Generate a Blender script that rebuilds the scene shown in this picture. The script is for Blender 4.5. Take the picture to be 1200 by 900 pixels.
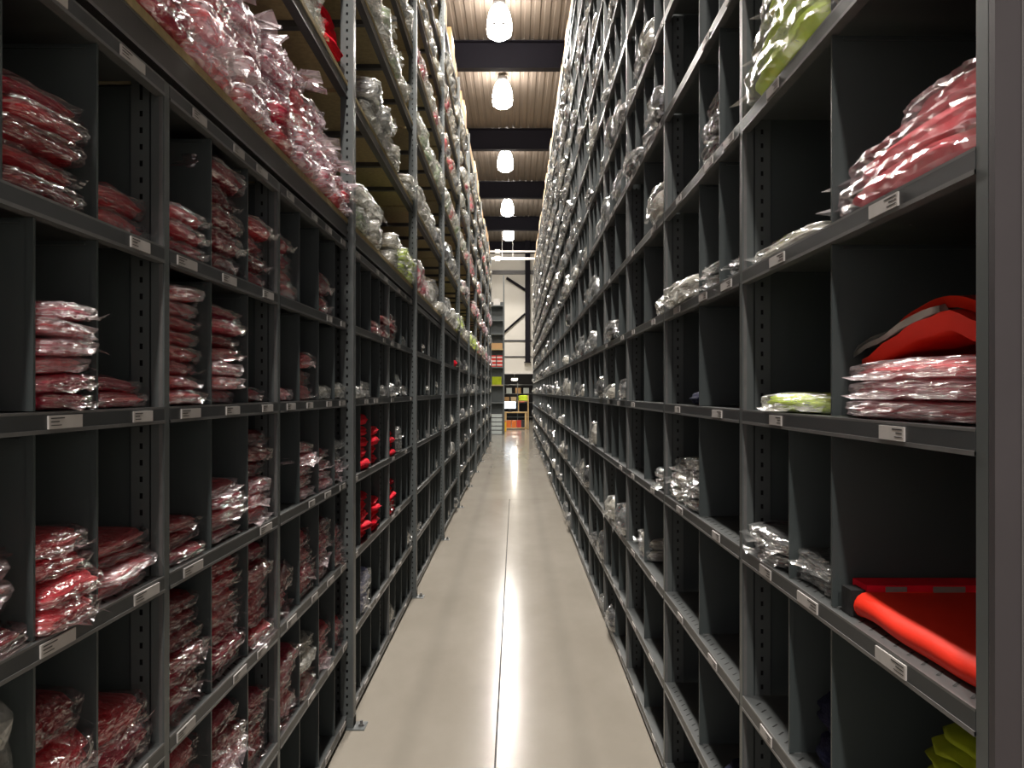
import bpy, math, random
from mathutils import Vector, noise, Matrix
random.seed(7)
PI = math.pi
scn = bpy.context.scene
for o in list(bpy.data.objects): bpy.data.objects.remove(o)
COL = scn.collection

# ------------------------------------------------------------ camera, world, exposure
F = 970.0; CX, CY = 604.0, 459.0; CAMZ = 1.6
XL, XR = -0.80, 0.62                      # front planes of the two racks
cam_d = bpy.data.cameras.new('camera'); cam = bpy.data.objects.new('camera', cam_d); COL.objects.link(cam)
cam.location = (0, 0, CAMZ); cam.rotation_euler = (PI/2, 0, 0)
cam_d.sensor_width = 36; cam_d.sensor_fit = 'HORIZONTAL'; cam_d.lens = 36*F/1200
cam_d.shift_x = -4/1200; cam_d.shift_y = 9/1200
cam_d.clip_start = 0.02; cam_d.clip_end = 200
scn.camera = cam
vs = scn.view_settings
vs.view_transform = 'Standard'; vs.look = 'None'; vs.gamma = 1; vs.use_curve_mapping = False
vs.exposure = 0.84
w = bpy.data.worlds.new('world'); scn.world = w; w.use_nodes = True
bg = w.node_tree.nodes['Background']; bg.inputs[0].default_value = (1.0, 0.88, 0.90, 1); bg.inputs[1].default_value = 0.34
LAMP_X, LAMP_Z = -0.31, 8.75
LAMP_Y = [-7.5, -2, 3.2, 7.6, 11.8, 15.98, 19.87, 25.6, 32.1, 37.3]
LAMP_W = 560.0
LAMP_EMIT = 42.0

# ------------------------------------------------------------ materials
def new_mat(name):
    m = bpy.data.materials.new(name); m.use_nodes = True
    nt = m.node_tree; b = nt.nodes['Principled BSDF']
    return m, nt, b
def surf(name, col, rough=.5, metal=0, spec=.5, nscale=8, var=.15, bump=0, bscale=60, bdist=.002, sheen=0, coat=0):
    m, nt, b = new_mat(name)
    b.inputs['Roughness'].default_value = rough; b.inputs['Metallic'].default_value = metal
    b.inputs['Specular IOR Level'].default_value = spec
    if sheen: b.inputs['Sheen Weight'].default_value = sheen
    if coat: b.inputs['Coat Weight'].default_value = coat
    tc = nt.nodes.new('ShaderNodeTexCoord')
    n = nt.nodes.new('ShaderNodeTexNoise'); n.inputs['Scale'].default_value = nscale; n.inputs['Detail'].default_value = 4
    nt.links.new(tc.outputs['Object'], n.inputs['Vector'])
    r = nt.nodes.new('ShaderNodeMapRange'); r.inputs['To Min'].default_value = 1-var; r.inputs['To Max'].default_value = 1+var
    nt.links.new(n.outputs['Fac'], r.inputs['Value'])
    mx = nt.nodes.new('ShaderNodeVectorMath'); mx.operation = 'SCALE'; mx.inputs[0].default_value = col[:3]
    nt.links.new(r.outputs['Result'], mx.inputs['Scale']); nt.links.new(mx.outputs[0], b.inputs['Base Color'])
    if bump:
        n2 = nt.nodes.new('ShaderNodeTexNoise'); n2.inputs['Scale'].default_value = bscale; n2.inputs['Detail'].default_value = 3
        nt.links.new(tc.outputs['Object'], n2.inputs['Vector'])
        bp = nt.nodes.new('ShaderNodeBump'); bp.inputs['Strength'].default_value = bump; bp.inputs['Distance'].default_value = bdist
        nt.links.new(n2.outputs['Fac'], bp.inputs['Height']); nt.links.new(bp.outputs[0], b.inputs['Normal'])
    return m
def film(name, tint, alpha, rough=.12, gloss=.13):
    """thin plastic: see-through, a little milky where it creases, mirror-like glints"""
    m, nt, b = new_mat(name); nt.nodes.remove(b)
    df = nt.nodes.new('ShaderNodeBsdfDiffuse'); df.inputs['Color'].default_value = (*tint, 1)
    gl = nt.nodes.new('ShaderNodeBsdfGlossy'); gl.inputs['Roughness'].default_value = rough; gl.inputs['Color'].default_value = (1, 1, 1, 1)
    tc = nt.nodes.new('ShaderNodeTexCoord')
    n2 = nt.nodes.new('ShaderNodeTexNoise'); n2.inputs['Scale'].default_value = 4.5; n2.inputs['Detail'].default_value = 1.5; n2.inputs['Distortion'].default_value = 1.2
    nt.links.new(tc.outputs['Object'], n2.inputs['Vector'])
    bp = nt.nodes.new('ShaderNodeBump'); bp.inputs['Strength'].default_value = .8; bp.inputs['Distance'].default_value = .012
    nt.links.new(n2.outputs['Fac'], bp.inputs['Height']); nt.links.new(bp.outputs[0], gl.inputs['Normal'])
    tr = nt.nodes.new('ShaderNodeBsdfTransparent'); mix = nt.nodes.new('ShaderNodeMixShader'); mix2 = nt.nodes.new('ShaderNodeMixShader')
    mm = nt.nodes.new('ShaderNodeMapRange'); mm.inputs['From Min'].default_value = .38; mm.inputs['From Max'].default_value = .68
    mm.inputs['To Min'].default_value = alpha*.35; mm.inputs['To Max'].default_value = min(1, alpha*1.7)
    nt.links.new(n2.outputs['Fac'], mm.inputs['Value'])
    lw = nt.nodes.new('ShaderNodeLayerWeight'); lw.inputs['Blend'].default_value = .4; nt.links.new(bp.outputs[0], lw.inputs['Normal'])
    r = nt.nodes.new('ShaderNodeMapRange'); r.inputs['To Min'].default_value = gloss; r.inputs['To Max'].default_value = gloss+.28
    nt.links.new(lw.outputs['Facing'], r.inputs['Value'])
    nt.links.new(mm.outputs[0], mix.inputs['Fac']); nt.links.new(tr.outputs[0], mix.inputs[1]); nt.links.new(df.outputs[0], mix.inputs[2])
    nt.links.new(r.outputs[0], mix2.inputs['Fac']); nt.links.new(mix.outputs[0], mix2.inputs[1]); nt.links.new(gl.outputs[0], mix2.inputs[2])
    nt.links.new(mix2.outputs[0], nt.nodes['Material Output'].inputs['Surface'])
    return m
def glow(name, col, s):
    m, nt, b = new_mat(name)
    b.inputs['Base Color'].default_value = (*col, 1); b.inputs['Emission Color'].default_value = (*col, 1); b.inputs['Emission Strength'].default_value = s
    return m
M = {}
M['steel'] = surf('rack_steel', (.050, .062, .063), .42, .0, .5, 3, .18, .15, 90, .0004)
M['panel'] = surf('rack_panel', (.052, .064, .065), .45, .0, .5, 2, .2)
M['post'] = surf('rack_post_steel', (.105, .118, .118), .38, .2, .5, 5, .15)
M['deck'] = surf('shelf_deck_steel', (.095, .103, .103), .34, .1, .5, 5, .2)  # paler than the lip: sheen on the shelf tops put into the colour
M['lip'] = surf('shelf_lip_steel', (.042, .046, .048), .4, 0, .5, 5, .2)
M['rim'] = surf('rim_highlight_steel', (.15, .15, .148), .35, .2, .5, 30, .25)  # bright edge line on rims, beams and posts, put into the colour
M['slit'] = surf('slit_shade', (.012, .012, .012), .8)  # shade inside deck slits and post holes, put into the colour
M['chip'] = surf('chipboard', (.42, .33, .17), .75, 0, .3, 40, .35, .3, 200, .001)
M['endpost'] = surf('end_post_steel', (.052, .046, .05), .5)
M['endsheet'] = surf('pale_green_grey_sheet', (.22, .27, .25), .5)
M['beamst'] = surf('shelf_beam_grey', (.075, .072, .07), .45, .1, .5, 4, .2)
M['card'] = surf('cardboard', (.50, .31, .15), .8, 0, .2, 5, .12, .1, 120, .001)
M['cardlight'] = surf('pale_cardboard', (.66, .52, .33), .8, 0, .2, 5, .12)
M['tape'] = surf('packing_tape', (.55, .42, .25), .3, 0, .5, 5, .1)
M['label'] = surf('label_paper', (.50, .48, .46), .55, 0, .4, 30, .15)
M['ink'] = surf('label_ink', (.03, .03, .03), .6)
M['white'] = surf('white_paint', (.7, .68, .64), .5)
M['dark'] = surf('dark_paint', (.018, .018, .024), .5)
M['beam'] = surf('roof_beam_paint', (.007, .006, .010), .7, 0, .15, 2, .2)
M['wallc'] = surf('wall_cladding', (.68, .66, .60), .65, 0, .3, 1.2, .08)
M['lampcap'] = surf('lamp_housing', (.25, .25, .25), .4, .6)
M['bulb'] = glow('lamp_glass', (1.0, .93, .86), LAMP_EMIT)
M['screen'] = glow('monitor_screen', (.75, .88, 1.0), 2.2)
M['tube'] = glow('office_light', (1.0, .93, .8), 5)
M['fred'] = surf('red_fabric', (.58, .014, .03), .85, 0, .2, 6, .3, .5, 14, .02, .1)
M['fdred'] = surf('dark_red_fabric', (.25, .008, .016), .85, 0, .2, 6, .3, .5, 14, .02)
M['fpink'] = surf('salmon_fabric', (.95, .13, .15), .8, 0, .2, 6, .2, .5, 12, .02)
M['fcrim'] = surf('crimson_fabric', (.50, .02, .06), .85, 0, .2, 6, .3, .5, 14, .02)
M['fbright'] = surf('bright_red_fabric', (.85, .008, .03), .8, 0, .2, 8, .25, .5, 16, .02)
M['forange'] = surf('fluorescent_red_orange_fabric', (.95, .035, .012), .6, 0, .3, 4, .08, .25, 180, .0008)
M['flime'] = surf('lime_fabric', (.68, .88, .06), .75, 0, .3, 6, .2, .4, 14, .02)
M['folive'] = surf('yellow_green_fabric', (.30, .36, .015), .85, 0, .2, 8, .3, .5, 16, .02)
M['fpale'] = surf('pale_fabric', (.55, .53, .46), .8, 0, .2, 6, .2, .5, 14, .02)
M['fgreen'] = surf('pale_green_fabric', (.35, .46, .26), .8, 0, .2, 6, .2, .5, 14, .02)
M['fnavy'] = surf('navy_fabric', (.012, .014, .045), .8, 0, .2, 6, .3, .5, 14, .02)
M['fblue'] = surf('blue_white_fabric', (.30, .33, .55), .8)
M['fblack'] = surf('black_fabric', (.012, .013, .014), .7, 0, .4, 6, .3, .5, 14, .02)
M['fgrey'] = surf('grey_fabric', (.20, .21, .21), .7, 0, .3, 6, .3, .5, 14, .02)
M['reflect'] = surf('grey_reflective_band', (.32, .32, .29), .35, .3, .6, 30, .15)
M['fsalmon'] = surf('bright_salmon_fabric', (1.0, .17, .20), .8, 0, .2, 6, .1, .4, 12, .02)
M['filmc'] = film('clear_film', (.80, .42, .44), .045)
M['films'] = film('glossy_clear_film', (.8, .82, .81), .13, .12, .2)
M['filmh'] = film('cloudy_film', (.95, .78, .82), .24, .2, .10)
M['filmo'] = film('loose_cloudy_film', (.92, .80, .86), .36, .24, .09)
M['filmp'] = film('milky_film', (.85, .86, .80), .28, .2, .12)
M['yellow'] = surf('yellow_plastic', (.75, .45, .02), .4)
M['orange'] = surf('orange_plastic', (.65, .16, .02), .4)
M['redbox'] = surf('red_box', (.5, .03, .02), .6)
M['cratec'] = surf('pale_crate', (.42, .47, .46), .5)
M['wood'] = surf('light_wood', (.55, .38, .18), .6, 0, .3, 10, .2)

def floor_mat():
    m, nt, b = new_mat('polished_concrete')
    tc = nt.nodes.new('ShaderNodeTexCoord'); geo = nt.nodes.new('ShaderNodeNewGeometry')
    mp = nt.nodes.new('ShaderNodeMapping'); mp.inputs['Scale'].default_value = (1, .45, 1)
    nt.links.new(geo.outputs['Position'], mp.inputs['Vector'])
    a = nt.nodes.new('ShaderNodeTexNoise'); a.inputs['Scale'].default_value = 1.6; a.inputs['Detail'].default_value = 6; a.inputs['Roughness'].default_value = .6
    nt.links.new(mp.outputs[0], a.inputs['Vector'])
    cr = nt.nodes.new('ShaderNodeValToRGB')
    cr.color_ramp.elements[0].position = .3; cr.color_ramp.elements[0].color = (.250, .228, .190, 1)
    cr.color_ramp.elements[1].position = .7; cr.color_ramp.elements[1].color = (.305, .282, .240, 1)
    nt.links.new(a.outputs['Fac'], cr.inputs['Fac'])
    # scuffs with a place of their own: two wheel tracks
    sx = nt.nodes.new('ShaderNodeSeparateXYZ'); nt.links.new(geo.outputs['Position'], sx.inputs[0])
    def track(x0):
        s = nt.nodes.new('ShaderNodeMath'); s.operation = 'SUBTRACT'; nt.links.new(sx.outputs['X'], s.inputs[0]); s.inputs[1].default_value = x0
        ab = nt.nodes.new('ShaderNodeMath'); ab.operation = 'ABSOLUTE'; nt.links.new(s.outputs[0], ab.inputs[0])
        r = nt.nodes.new('ShaderNodeMapRange'); r.inputs['From Min'].default_value = 0; r.inputs['From Max'].default_value = .09
        r.inputs['To Min'].default_value = .90; r.inputs['To Max'].default_value = 1; r.interpolation_type = 'SMOOTHSTEP'
        nt.links.new(ab.outputs[0], r.inputs['Value']); return r
    t1, t2 = track(-.50), track(.30)
    mu = nt.nodes.new('ShaderNodeMath'); mu.operation = 'MULTIPLY'; nt.links.new(t1.outputs[0], mu.inputs[0]); nt.links.new(t2.outputs[0], mu.inputs[1])
    vm = nt.nodes.new('ShaderNodeVectorMath'); vm.operation = 'SCALE'; nt.links.new(cr.outputs[0], vm.inputs[0]); nt.links.new(mu.outputs[0], vm.inputs['Scale'])
    nt.links.new(vm.outputs[0], b.inputs['Base Color'])
    rr = nt.nodes.new('ShaderNodeMapRange'); rr.inputs['To Min'].default_value = .13; rr.inputs['To Max'].default_value = .18
    nt.links.new(a.outputs['Fac'], rr.inputs['Value']); nt.links.new(rr.outputs[0], b.inputs['Roughness'])
    b.inputs['Specular IOR Level'].default_value = .045
    n2 = nt.nodes.new('ShaderNodeTexNoise'); n2.inputs['Scale'].default_value = 30; nt.links.new(geo.outputs['Position'], n2.inputs['Vector'])
    bp = nt.nodes.new('ShaderNodeBump'); bp.inputs['Strength'].default_value = .08; bp.inputs['Distance'].default_value = .002
    nt.links.new(n2.outputs['Fac'], bp.inputs['Height']); nt.links.new(bp.outputs[0], b.inputs['Normal'])
    return m
M['floor'] = floor_mat()
M['joint'] = surf('joint_filler', (.03, .028, .025), .8)
M['ceil'] = surf('ceiling_deck', (.150, .122, .098), .55, 0, .4, 1.5, .12)

# ------------------------------------------------------------ mesh helpers
class MB:
    def __init__(s): s.v = []; s.f = []; s.m = []; s.ms = []; s.sm = False
    def mi(s, m):
        if m not in s.ms: s.ms.append(m)
        return s.ms.index(m)
    def face(s, pts, m):
        k = len(s.v); s.v += [tuple(p) for p in pts]; s.f.append(tuple(range(k, k+len(pts)))); s.m.append(s.mi(m))
    def box(s, x0, x1, y0, y1, z0, z1, m):
        if x0 > x1: x0, x1 = x1, x0
        k = len(s.v); i = s.mi(m)
        s.v += [(x0,y0,z0),(x1,y0,z0),(x1,y1,z0),(x0,y1,z0),(x0,y0,z1),(x1,y0,z1),(x1,y1,z1),(x0,y1,z1)]
        for f in ((0,3,2,1),(4,5,6,7),(0,1,5,4),(1,2,6,5),(2,3,7,6),(3,0,4,7)):
            s.f.append(tuple(k+j for j in f)); s.m.append(i)
    def beam(s, a, b, r, m, n=8):        # round bar
        a = Vector(a); b = Vector(b); d = (b-a).normalized(); u = d.orthogonal().normalized(); v = d.cross(u)
        k = len(s.v); i = s.mi(m)
        for p in (a, b):
            for j in range(n):
                t = 2*PI*j/n; s.v.append(tuple(p+u*math.cos(t)*r+v*math.sin(t)*r))
        for j in range(n):
            s.f.append((k+j, k+(j+1)%n, k+n+(j+1)%n, k+n+j)); s.m.append(i)
        s.f.append(tuple(k+j for j in range(n))[::-1]); s.m.append(i)
        s.f.append(tuple(k+n+j for j in range(n))); s.m.append(i)
    def lathe(s, prof, m, n=20, c=(0,0,0)):
        k = len(s.v); i = s.mi(m)
        for r, z in prof:
            for j in range(n):
                t = 2*PI*j/n; s.v.append((c[0]+r*math.cos(t), c[1]+r*math.sin(t), c[2]+z))
        for a in range(len(prof)-1):
            for j in range(n):
                s.f.append((k+a*n+j, k+a*n+(j+1)%n, k+(a+1)*n+(j+1)%n, k+(a+1)*n+j)); s.m.append(i)
    def extrude(s, prof, y0, y1, m, sx=1):   # profile (u,z) extruded along Y, closed
        k = len(s.v); i = s.mi(m); n = len(prof)
        for y in (y0, y1):
            for u, z in prof: s.v.append((sx*u, y, z))
        for j in range(n):
            s.f.append((k+j, k+(j+1)%n, k+n+(j+1)%n, k+n+j)); s.m.append(i)
    def mesh(s, name, smooth=False):
        me = bpy.data.meshes.new(name); me.from_pydata(s.v, [], s.f)
        for mm in s.ms: me.materials.append(M[mm] if isinstance(mm, str) else mm)
        me.polygons.foreach_set('material_index', s.m)
        if smooth: me.polygons.foreach_set('use_smooth', [True]*len(s.f))
        me.update(); return me
def obj(name, me, parent=None, loc=(0,0,0), rot=(0,0,0), sc=(1,1,1), kind=None):
    o = bpy.data.objects.new(name, me); COL.objects.link(o)
    o.location = loc; o.rotation_euler = rot; o.scale = sc
    if parent: o.parent = parent
    if kind: o['kind'] = kind
    return o
def tag(o, label, cat, group=None):
    o['label'] = label; o['category'] = cat
    if group: o['group'] = group
    return o
def thing(name, loc, label, cat, group=None, rot=(0,0,0)):
    return tag(obj(name, None, None, loc, rot), label, cat, group)
ORD = ['bottom','second','third','fourth','fifth','sixth','seventh','eighth','ninth','tenth','eleventh','twelfth','thirteenth','fourteenth','fifteenth','sixteenth','seventeenth','eighteenth','nineteenth','twentieth',
       'twenty-first','twenty-second','twenty-third','twenty-fourth','twenty-fifth','twenty-sixth']
def nth(i): return 'first' if i == 0 else ORD[i]

# ------------------------------------------------------------ floor, ceiling, walls
fl = MB(); fl.box(-7, 7, -8, 50, -.10, -.02, 'joint'); FLOOR = obj('floor', fl.mesh('floor'), kind='structure')
xs = [-7, -3.6, -.087, 3.4, 7]; ys = [-8, -3.5, 1.2, 12.3, 23.4, 34.5, 50]
for i in range(len(xs)-1):
    for j in range(len(ys)-1):
        b = MB(); g = .004
        if i == 2 and j >= 3: continue
        b.box(xs[i]+g, (xs[i+2] if i == 1 and j >= 3 else xs[i+1])-g, ys[j]+g, ys[j+1]-g, -.03, 0, 'floor'); obj('floor_slab', b.mesh('floor_slab'), FLOOR)
# corrugated roof deck
cb = MB(); p = .20; x = -7.0
while x < 7:
    z0, z1 = 9.22, 9.235
    pts = [(x, z0), (x+.10, z0), (x+.12, z1), (x+.18, z1), (x+.20, z0)]
    for a, c in zip(pts[:-1], pts[1:]):
        cb.face([(a[0], -9, a[1]), (c[0], -9, c[1]), (c[0], 50, c[1]), (a[0], 50, a[1])], 'ceil')
    x += p
obj('ceiling', cb.mesh('ceiling'), kind='structure')
def ibeam(y, zb=8.6, h=.6, wd=.22):
    b = MB(); b.box(-7, 7, y-wd/2, y+wd/2, zb, zb+.025, 'beam'); b.box(-7, 7, y-wd/2, y+wd/2, zb+h-.02, zb+h, 'beam'); b.box(-7, 7, y-.01, y+.01, zb+.025, zb+h-.02, 'beam')
    return b
for k in range(-1, 8):
    if k*6 > 43: break
    obj('roof_beam', ibeam(6.0*k+.001).mesh('roof_beam'), kind='structure')
# purlin bars running along the aisle under the deck
for x in (-1.55, 1.75):
    b = MB(); b.box(x-.04, x+.04, -8, 41.9, 9.12, 9.22, 'beam'); obj('roof_purlin', b.mesh('roof_purlin'), kind='structure')
for nm, xx in (('wall_left', -7.1), ('wall_right', 7.0)):
    b = MB(); b.box(xx, xx+.1, -8, 50, 0, 9.3, 'wallc'); obj(nm, b.mesh(nm), kind='structure')
# end wall above the opening
b = MB(); YW = 42.0
b.box(-7, 7, YW, YW+.2, 2.55, 9.22, 'wallc'); we = obj('wall_end', b.mesh('wall_end'), kind='structure')
for z0, z1, m in ((2.50, 2.62, 'white'), (3.34, 3.40, 'dark'), (4.14, 4.22, 'dark'), (7.55, 7.75, 'beamst')):
    b = MB(); b.box(-6.9, 6.9, YW-.06, YW, z0, z1, m); obj('wall_rail', b.mesh('wall_rail'), we)
b = MB(); b.box(-7, 7, 49.8, 50, 0, 2.9, 'dark'); obj('wall_office', b.mesh('wall_office'), kind='structure')
b = MB(); b.box(-7, 7, YW+.2, 49.8, 2.8, 2.9, 'dark'); obj('ceiling_office', b.mesh('ceiling_office'), kind='structure')
b = MB(); b.box(.49, .74, YW-.31, YW-.065, 3.1, 9.22, 'beam'); b.box(.44, .79, YW-.34, YW-.065, 3.06, 3.1, 'beam'); tag(obj('steel_column', b.mesh('steel_column')), 'dark steel column fixed to the beige end wall', 'column')
b = MB(); b.beam((-.58, YW-.12, 4.6), (.49, YW-.12, 5.55), .05, 'beam'); tag(obj('diagonal_brace', b.mesh('diagonal_brace')), 'dark diagonal brace bar rising across the end wall to the column', 'brace')
b = MB(); b.beam((-.45, YW-.15, 7.35), (.49, YW-.15, 6.75), .07, 'beam'); tag(obj('knee_brace', b.mesh('knee_brace')), 'dark knee brace high on the end wall beside the column', 'brace')
for zz, r, lab in ((8.12, .045, 'upper pale pipe crossing the aisle end under the roof'), (7.78, .06, 'lower pale pipe crossing the aisle end under the roof')):
    t = thing('overhead_pipe', (0, 38.5, zz), lab, 'pipe')
    b = MB(); b.beam((-5, 0, 0), (5, 0, 0), r, 'white', 12); obj('pipe', b.mesh('pipe'), t)
    for x in (-3.2, -.62, -.12, 2.4):
        b = MB(); b.beam((x, 0, r*.9), (x, 0, 9.22-zz), .012, 'white', 6); obj('hanger_rod', b.mesh('hanger_rod'), t)
    b = MB(); b.beam((-.95, 0, 0), (-.72, 0, 0), r*2.2, 'white', 12); obj('pipe_joint', b.mesh('pipe_joint'), t)

# ------------------------------------------------------------ lamps
bulb = MB(); bulb.lathe([(.0, -.34), (.14, -.33), (.225, -.27), (.245, -.15), (.235, 0), (.20, .15), (.15, .26), (.10, .31)], 'bulb', 24); bulb_me = bulb.mesh('glass', True)
cap = MB(); cap.lathe([(.10, .30), (.12, .31), (.12, .40), (.07, .42), (.0, .42)], 'lampcap', 16); cap_me = cap.mesh('housing', True)
rod = MB(); rod.beam((0, 0, .41), (0, 0, .47), .015, 'lampcap', 6); rod_me = rod.mesh('hanger')
clip = MB(); clip.lathe([(.246, -.16), (.252, -.15), (.252, -.13), (.243, -.12)], 'lampcap', 24); clip_me = clip.mesh('band')
for i, y in enumerate(LAMP_Y):
    vis = i-5
    lab = ('bright bell-shaped warehouse lamp hanging from the roof, %s from the camera' % nth(vis)) if vis >= 0 else 'bell-shaped warehouse lamp over the near aisle, %s before the first one in view' % nth(-vis-1)
    t = thing('high_bay_lamp', (LAMP_X, y, LAMP_Z), lab, 'lamp', 'high bay lamps in one line over the aisle')
    obj('lamp_glass', bulb_me, t); obj('housing', cap_me, t); obj('hanger', rod_me, t); obj('band', clip_me, t)
    ld = bpy.data.lights.new('lamp_light', 'SPOT'); ld.energy = LAMP_W; ld.color = (1.0, .93, .86); ld.spot_size = math.radians(160); ld.spot_blend = .35; ld.shadow_soft_size = .16
    lo = obj('lamp_light', ld, t, (0, 0, -.50))

# ------------------------------------------------------------ rack parts (s = -1 left, +1 right; u = depth into the rack)
def shelf_mesh(L, D, s, detail, slits=False):
    b = MB()
    if detail:
        prof = [(0,0),(0,-.003),(.007,-.003),(D-.01,-.003),(D-.01,-.03),(D,-.03),(D,0)]
        b.extrude(prof, 0, L, 'deck', s); b.box(s*-.0004, s*.004, 0, L, -.0305, -.003, 'lip')
        b.extrude([(-.002,-.030),(-.002,-.037),(.02,-.037),(.02,-.034),(.007,-.030)], 0, L, 'rim', s)
        b.extrude([(-.0005,.0005),(-.0005,-.004),(.003,-.004),(.003,.0005)], 0, L, 'rim', s)
        if slits:
            y = .04
            while y < L-.04:
                b.face([(s*.014,y,.0006),(s*.019,y-.002,.0006),(s*.036,y+.016,.0006),(s*.031,y+.018,.0006)], 'slit')
                y += .047
    else:
        b.box(0, s*D, 0, L, -.004, 0, 'deck'); b.box(0, s*.006, 0, L, -.035, -.004, 'lip'); b.box(0, s*.006, 0, L, -.038, -.033, 'rim')
    return b.mesh('shelf')
def divider_mesh(D, s):
    b = MB(); b.box(s*.012, s*D, -.0012, .0012, 0, 1, 'panel'); b.box(s*.008, s*.02, -.0035, .0035, 0, 1, 'steel')
    b.box(s*.03, s*(D-.02), -.006, -.0012, .972, .985, 'steel')
    return b.mesh('divider')
def tag_mesh(s, wd):
    b = MB(); b.box(-s*.0, -s*.003, 0, wd, -.0295, -.0065, 'label')
    b.box(-s*.003, -s*.0034, .006, wd*.45, -.012, -.010, 'ink'); b.box(-s*.003, -s*.0034, .006, wd*.3, -.018, -.016, 'ink')
    b.box(-s*.003, -s*.0034, .006, wd*.36, -.024, -.0225, 'ink')
    return b.mesh('price_label')
def slim_post_mesh(h, s, holes):
    b = MB(); b.box(0, s*.030, -.014, .014, 0, h, 'post')
    b.box(s*.004, s*.012, -.0148, -.014, .01, h-.01, 'rim')
    u0, u1, u2, u3 = .036, .052, .059, .076
    if holes:
        b.box(s*.030, s*.036, -.004, .004, 0, h, 'steel')
        z = 0.0; pit = .038
        b.face([(s*u0,-.008,0),(s*u1,-.008,0),(s*u1,-.008,h),(s*u0,-.008,h)], 'post')
        b.face([(s*u2,-.008,0),(s*u3,-.008,0),(s*u3,-.008,h),(s*u2,-.008,h)], 'post')
        while z < h-pit:
            b.face([(s*u1,-.008,z),(s*u2,-.008,z),(s*u2,-.008,z+pit*.66),(s*u1,-.008,z+pit*.66)], 'post'); z += pit
        b.box(s*u3, s*(u3+.003), -.008, .014, 0, h, 'post')
        b.face([(s*u0,.010,0),(s*u3,.010,0),(s*u3,.010,h),(s*u0,.010,h)], 'slit')
    else: b.box(s*.03, s*.078, -.008, -.005, 0, h, 'post')
    return b.mesh('post')
def big_post_mesh(h, s):
    b = MB(); w = .062; pit = .040
    # camera-side face with a row of holes, aisle face, inner face
    b.face([(s*0,-.028,0),(s*.026,-.028,0),(s*.026,-.028,h),(s*0,-.028,h)], 'post'); b.face([(s*.035,-.028,0),(s*w,-.028,0),(s*w,-.028,h),(s*.035,-.028,h)], 'post')
    z = 0
    while z < h-pit:
        b.face([(s*.026,-.028,z),(s*.035,-.028,z),(s*.035,-.028,z+.027),(s*.026,-.028,z+.027)], 'post'); z += pit
    b.box(0, s*.003, -.0275, .028, 0, h, 'post'); b.box(s*(w-.003), s*w, -.0275, .028, 0, h, 'post')
    b.box(s*.004, s*(w-.004), .02, .022, 0, h, 'slit')
    b.box(s*.003, s*.006, -.0295, -.028, 0, h, 'rim')
    return b.mesh('post')
def foot_mesh(s):
    b = MB(); b.box(-s*.055, s*.075, -.05, .05, 0, .005, 'post'); b.box(s*.0, s*.062, -.034, .034, .005, .05, 'post')
    b.beam((-s*.032, 0, .005), (-s*.032, 0, .03), .007, 'rim'); b.beam((-s*.032, 0, .005), (-s*.032, 0, .014), .014, 'rim', 6)
    return b.mesh('foot_plate')
_cache = {}
def cached(key, fn):
    if key not in _cache: _cache[key] = fn()
    return _cache[key]

DEPTH = .46
RLEV = [.06, .394, .77, 1.172, 1.55, 1.93, 2.345] + [2.345+.412*i for i in range(1, 9)]
LLEV = [.06, .42, .80, 1.18, 1.565, 1.93]
RTOP = 5.80
def rack_bay(s, X, y0, y1, levels, top, divs, label, group, near, post=True, lastpost=False, tags=True, toplid=True):
    """one bay: divs(level index) -> list of y positions of dividers"""
    L = y1-y0; t = thing('shelving_bay', (X, y0, 0), label, 'shelving', group)
    n = len(levels); detail = y0 < 7
    h = top
    if post: obj('post', cached(('sp', h, s, y0 < 8), lambda: slim_post_mesh(h, s, y0 < 8)), t)
    if lastpost: obj('post', cached(('sp', h, s, False), lambda: slim_post_mesh(h, s, False)), t, (0, L, 0))
    b = MB(); b.box(s*.079, s*DEPTH, -.001, .001, .0, top-.01, 'panel'); obj('side_panel', b.mesh('side_panel'), t)
    b = MB(); b.box(s*DEPTH, s*(DEPTH+.002), 0, L, .0, top-.01, 'panel'); obj('back_panel', b.mesh('back_panel'), t)
    b = MB(); b.box(s*.01, s*.014, .015, L-.015, .0, levels[0]-.04, 'steel'); obj('kick_plate', b.mesh('kick_plate'), t)
    Ls = L-.03; rl = round(Ls, 4)
    stuff = MB()
    lv = levels + ([top] if toplid else [])
    for i, z in enumerate(lv):
        sl = y0 < 2.5 and i in (1, 2, 3)
        sh = obj('shelf', cached(('sh', rl, s, detail, sl), lambda: shelf_mesh(Ls, DEPTH-.002, s, detail, sl)), t, (0, .015, z))
        ztop = lv[i+1] if i+1 < len(lv) else None
        edges = [0] + [d-y0 for d in divs(i)] + [L]
        if ztop is not None:
            hh = ztop-z-.040
            for d in edges[1:-1]:
                if y0 < 11:
                    obj('divider', cached(('dv', s), lambda: divider_mesh(DEPTH-.003, s)), t, (0, d, z+.002), sc=(1, 1, hh))
                else:
                    stuff.box(s*.008, s*DEPTH, d-.003, d+.003, z+.002, z+hh, 'panel')
        if tags and y0 < 5.5 and i < len(lv):
            for a, c in zip(edges[:-1], edges[1:]):
                if random.random() < (.9 if y0 < 3.5 else .6):
                    wd = random.choice((.09, .11, .12)); cc = (a+c)/2-wd/2+random.uniform(-.05, .05)
                    obj('price_label', cached(('tg', s, wd), lambda: tag_mesh(s, wd)), sh, (-s*.0005, cc-.015, 0))
    if stuff.f: obj('divider', stuff.mesh('dividers'), t, kind='stuff')
    return t

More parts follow.
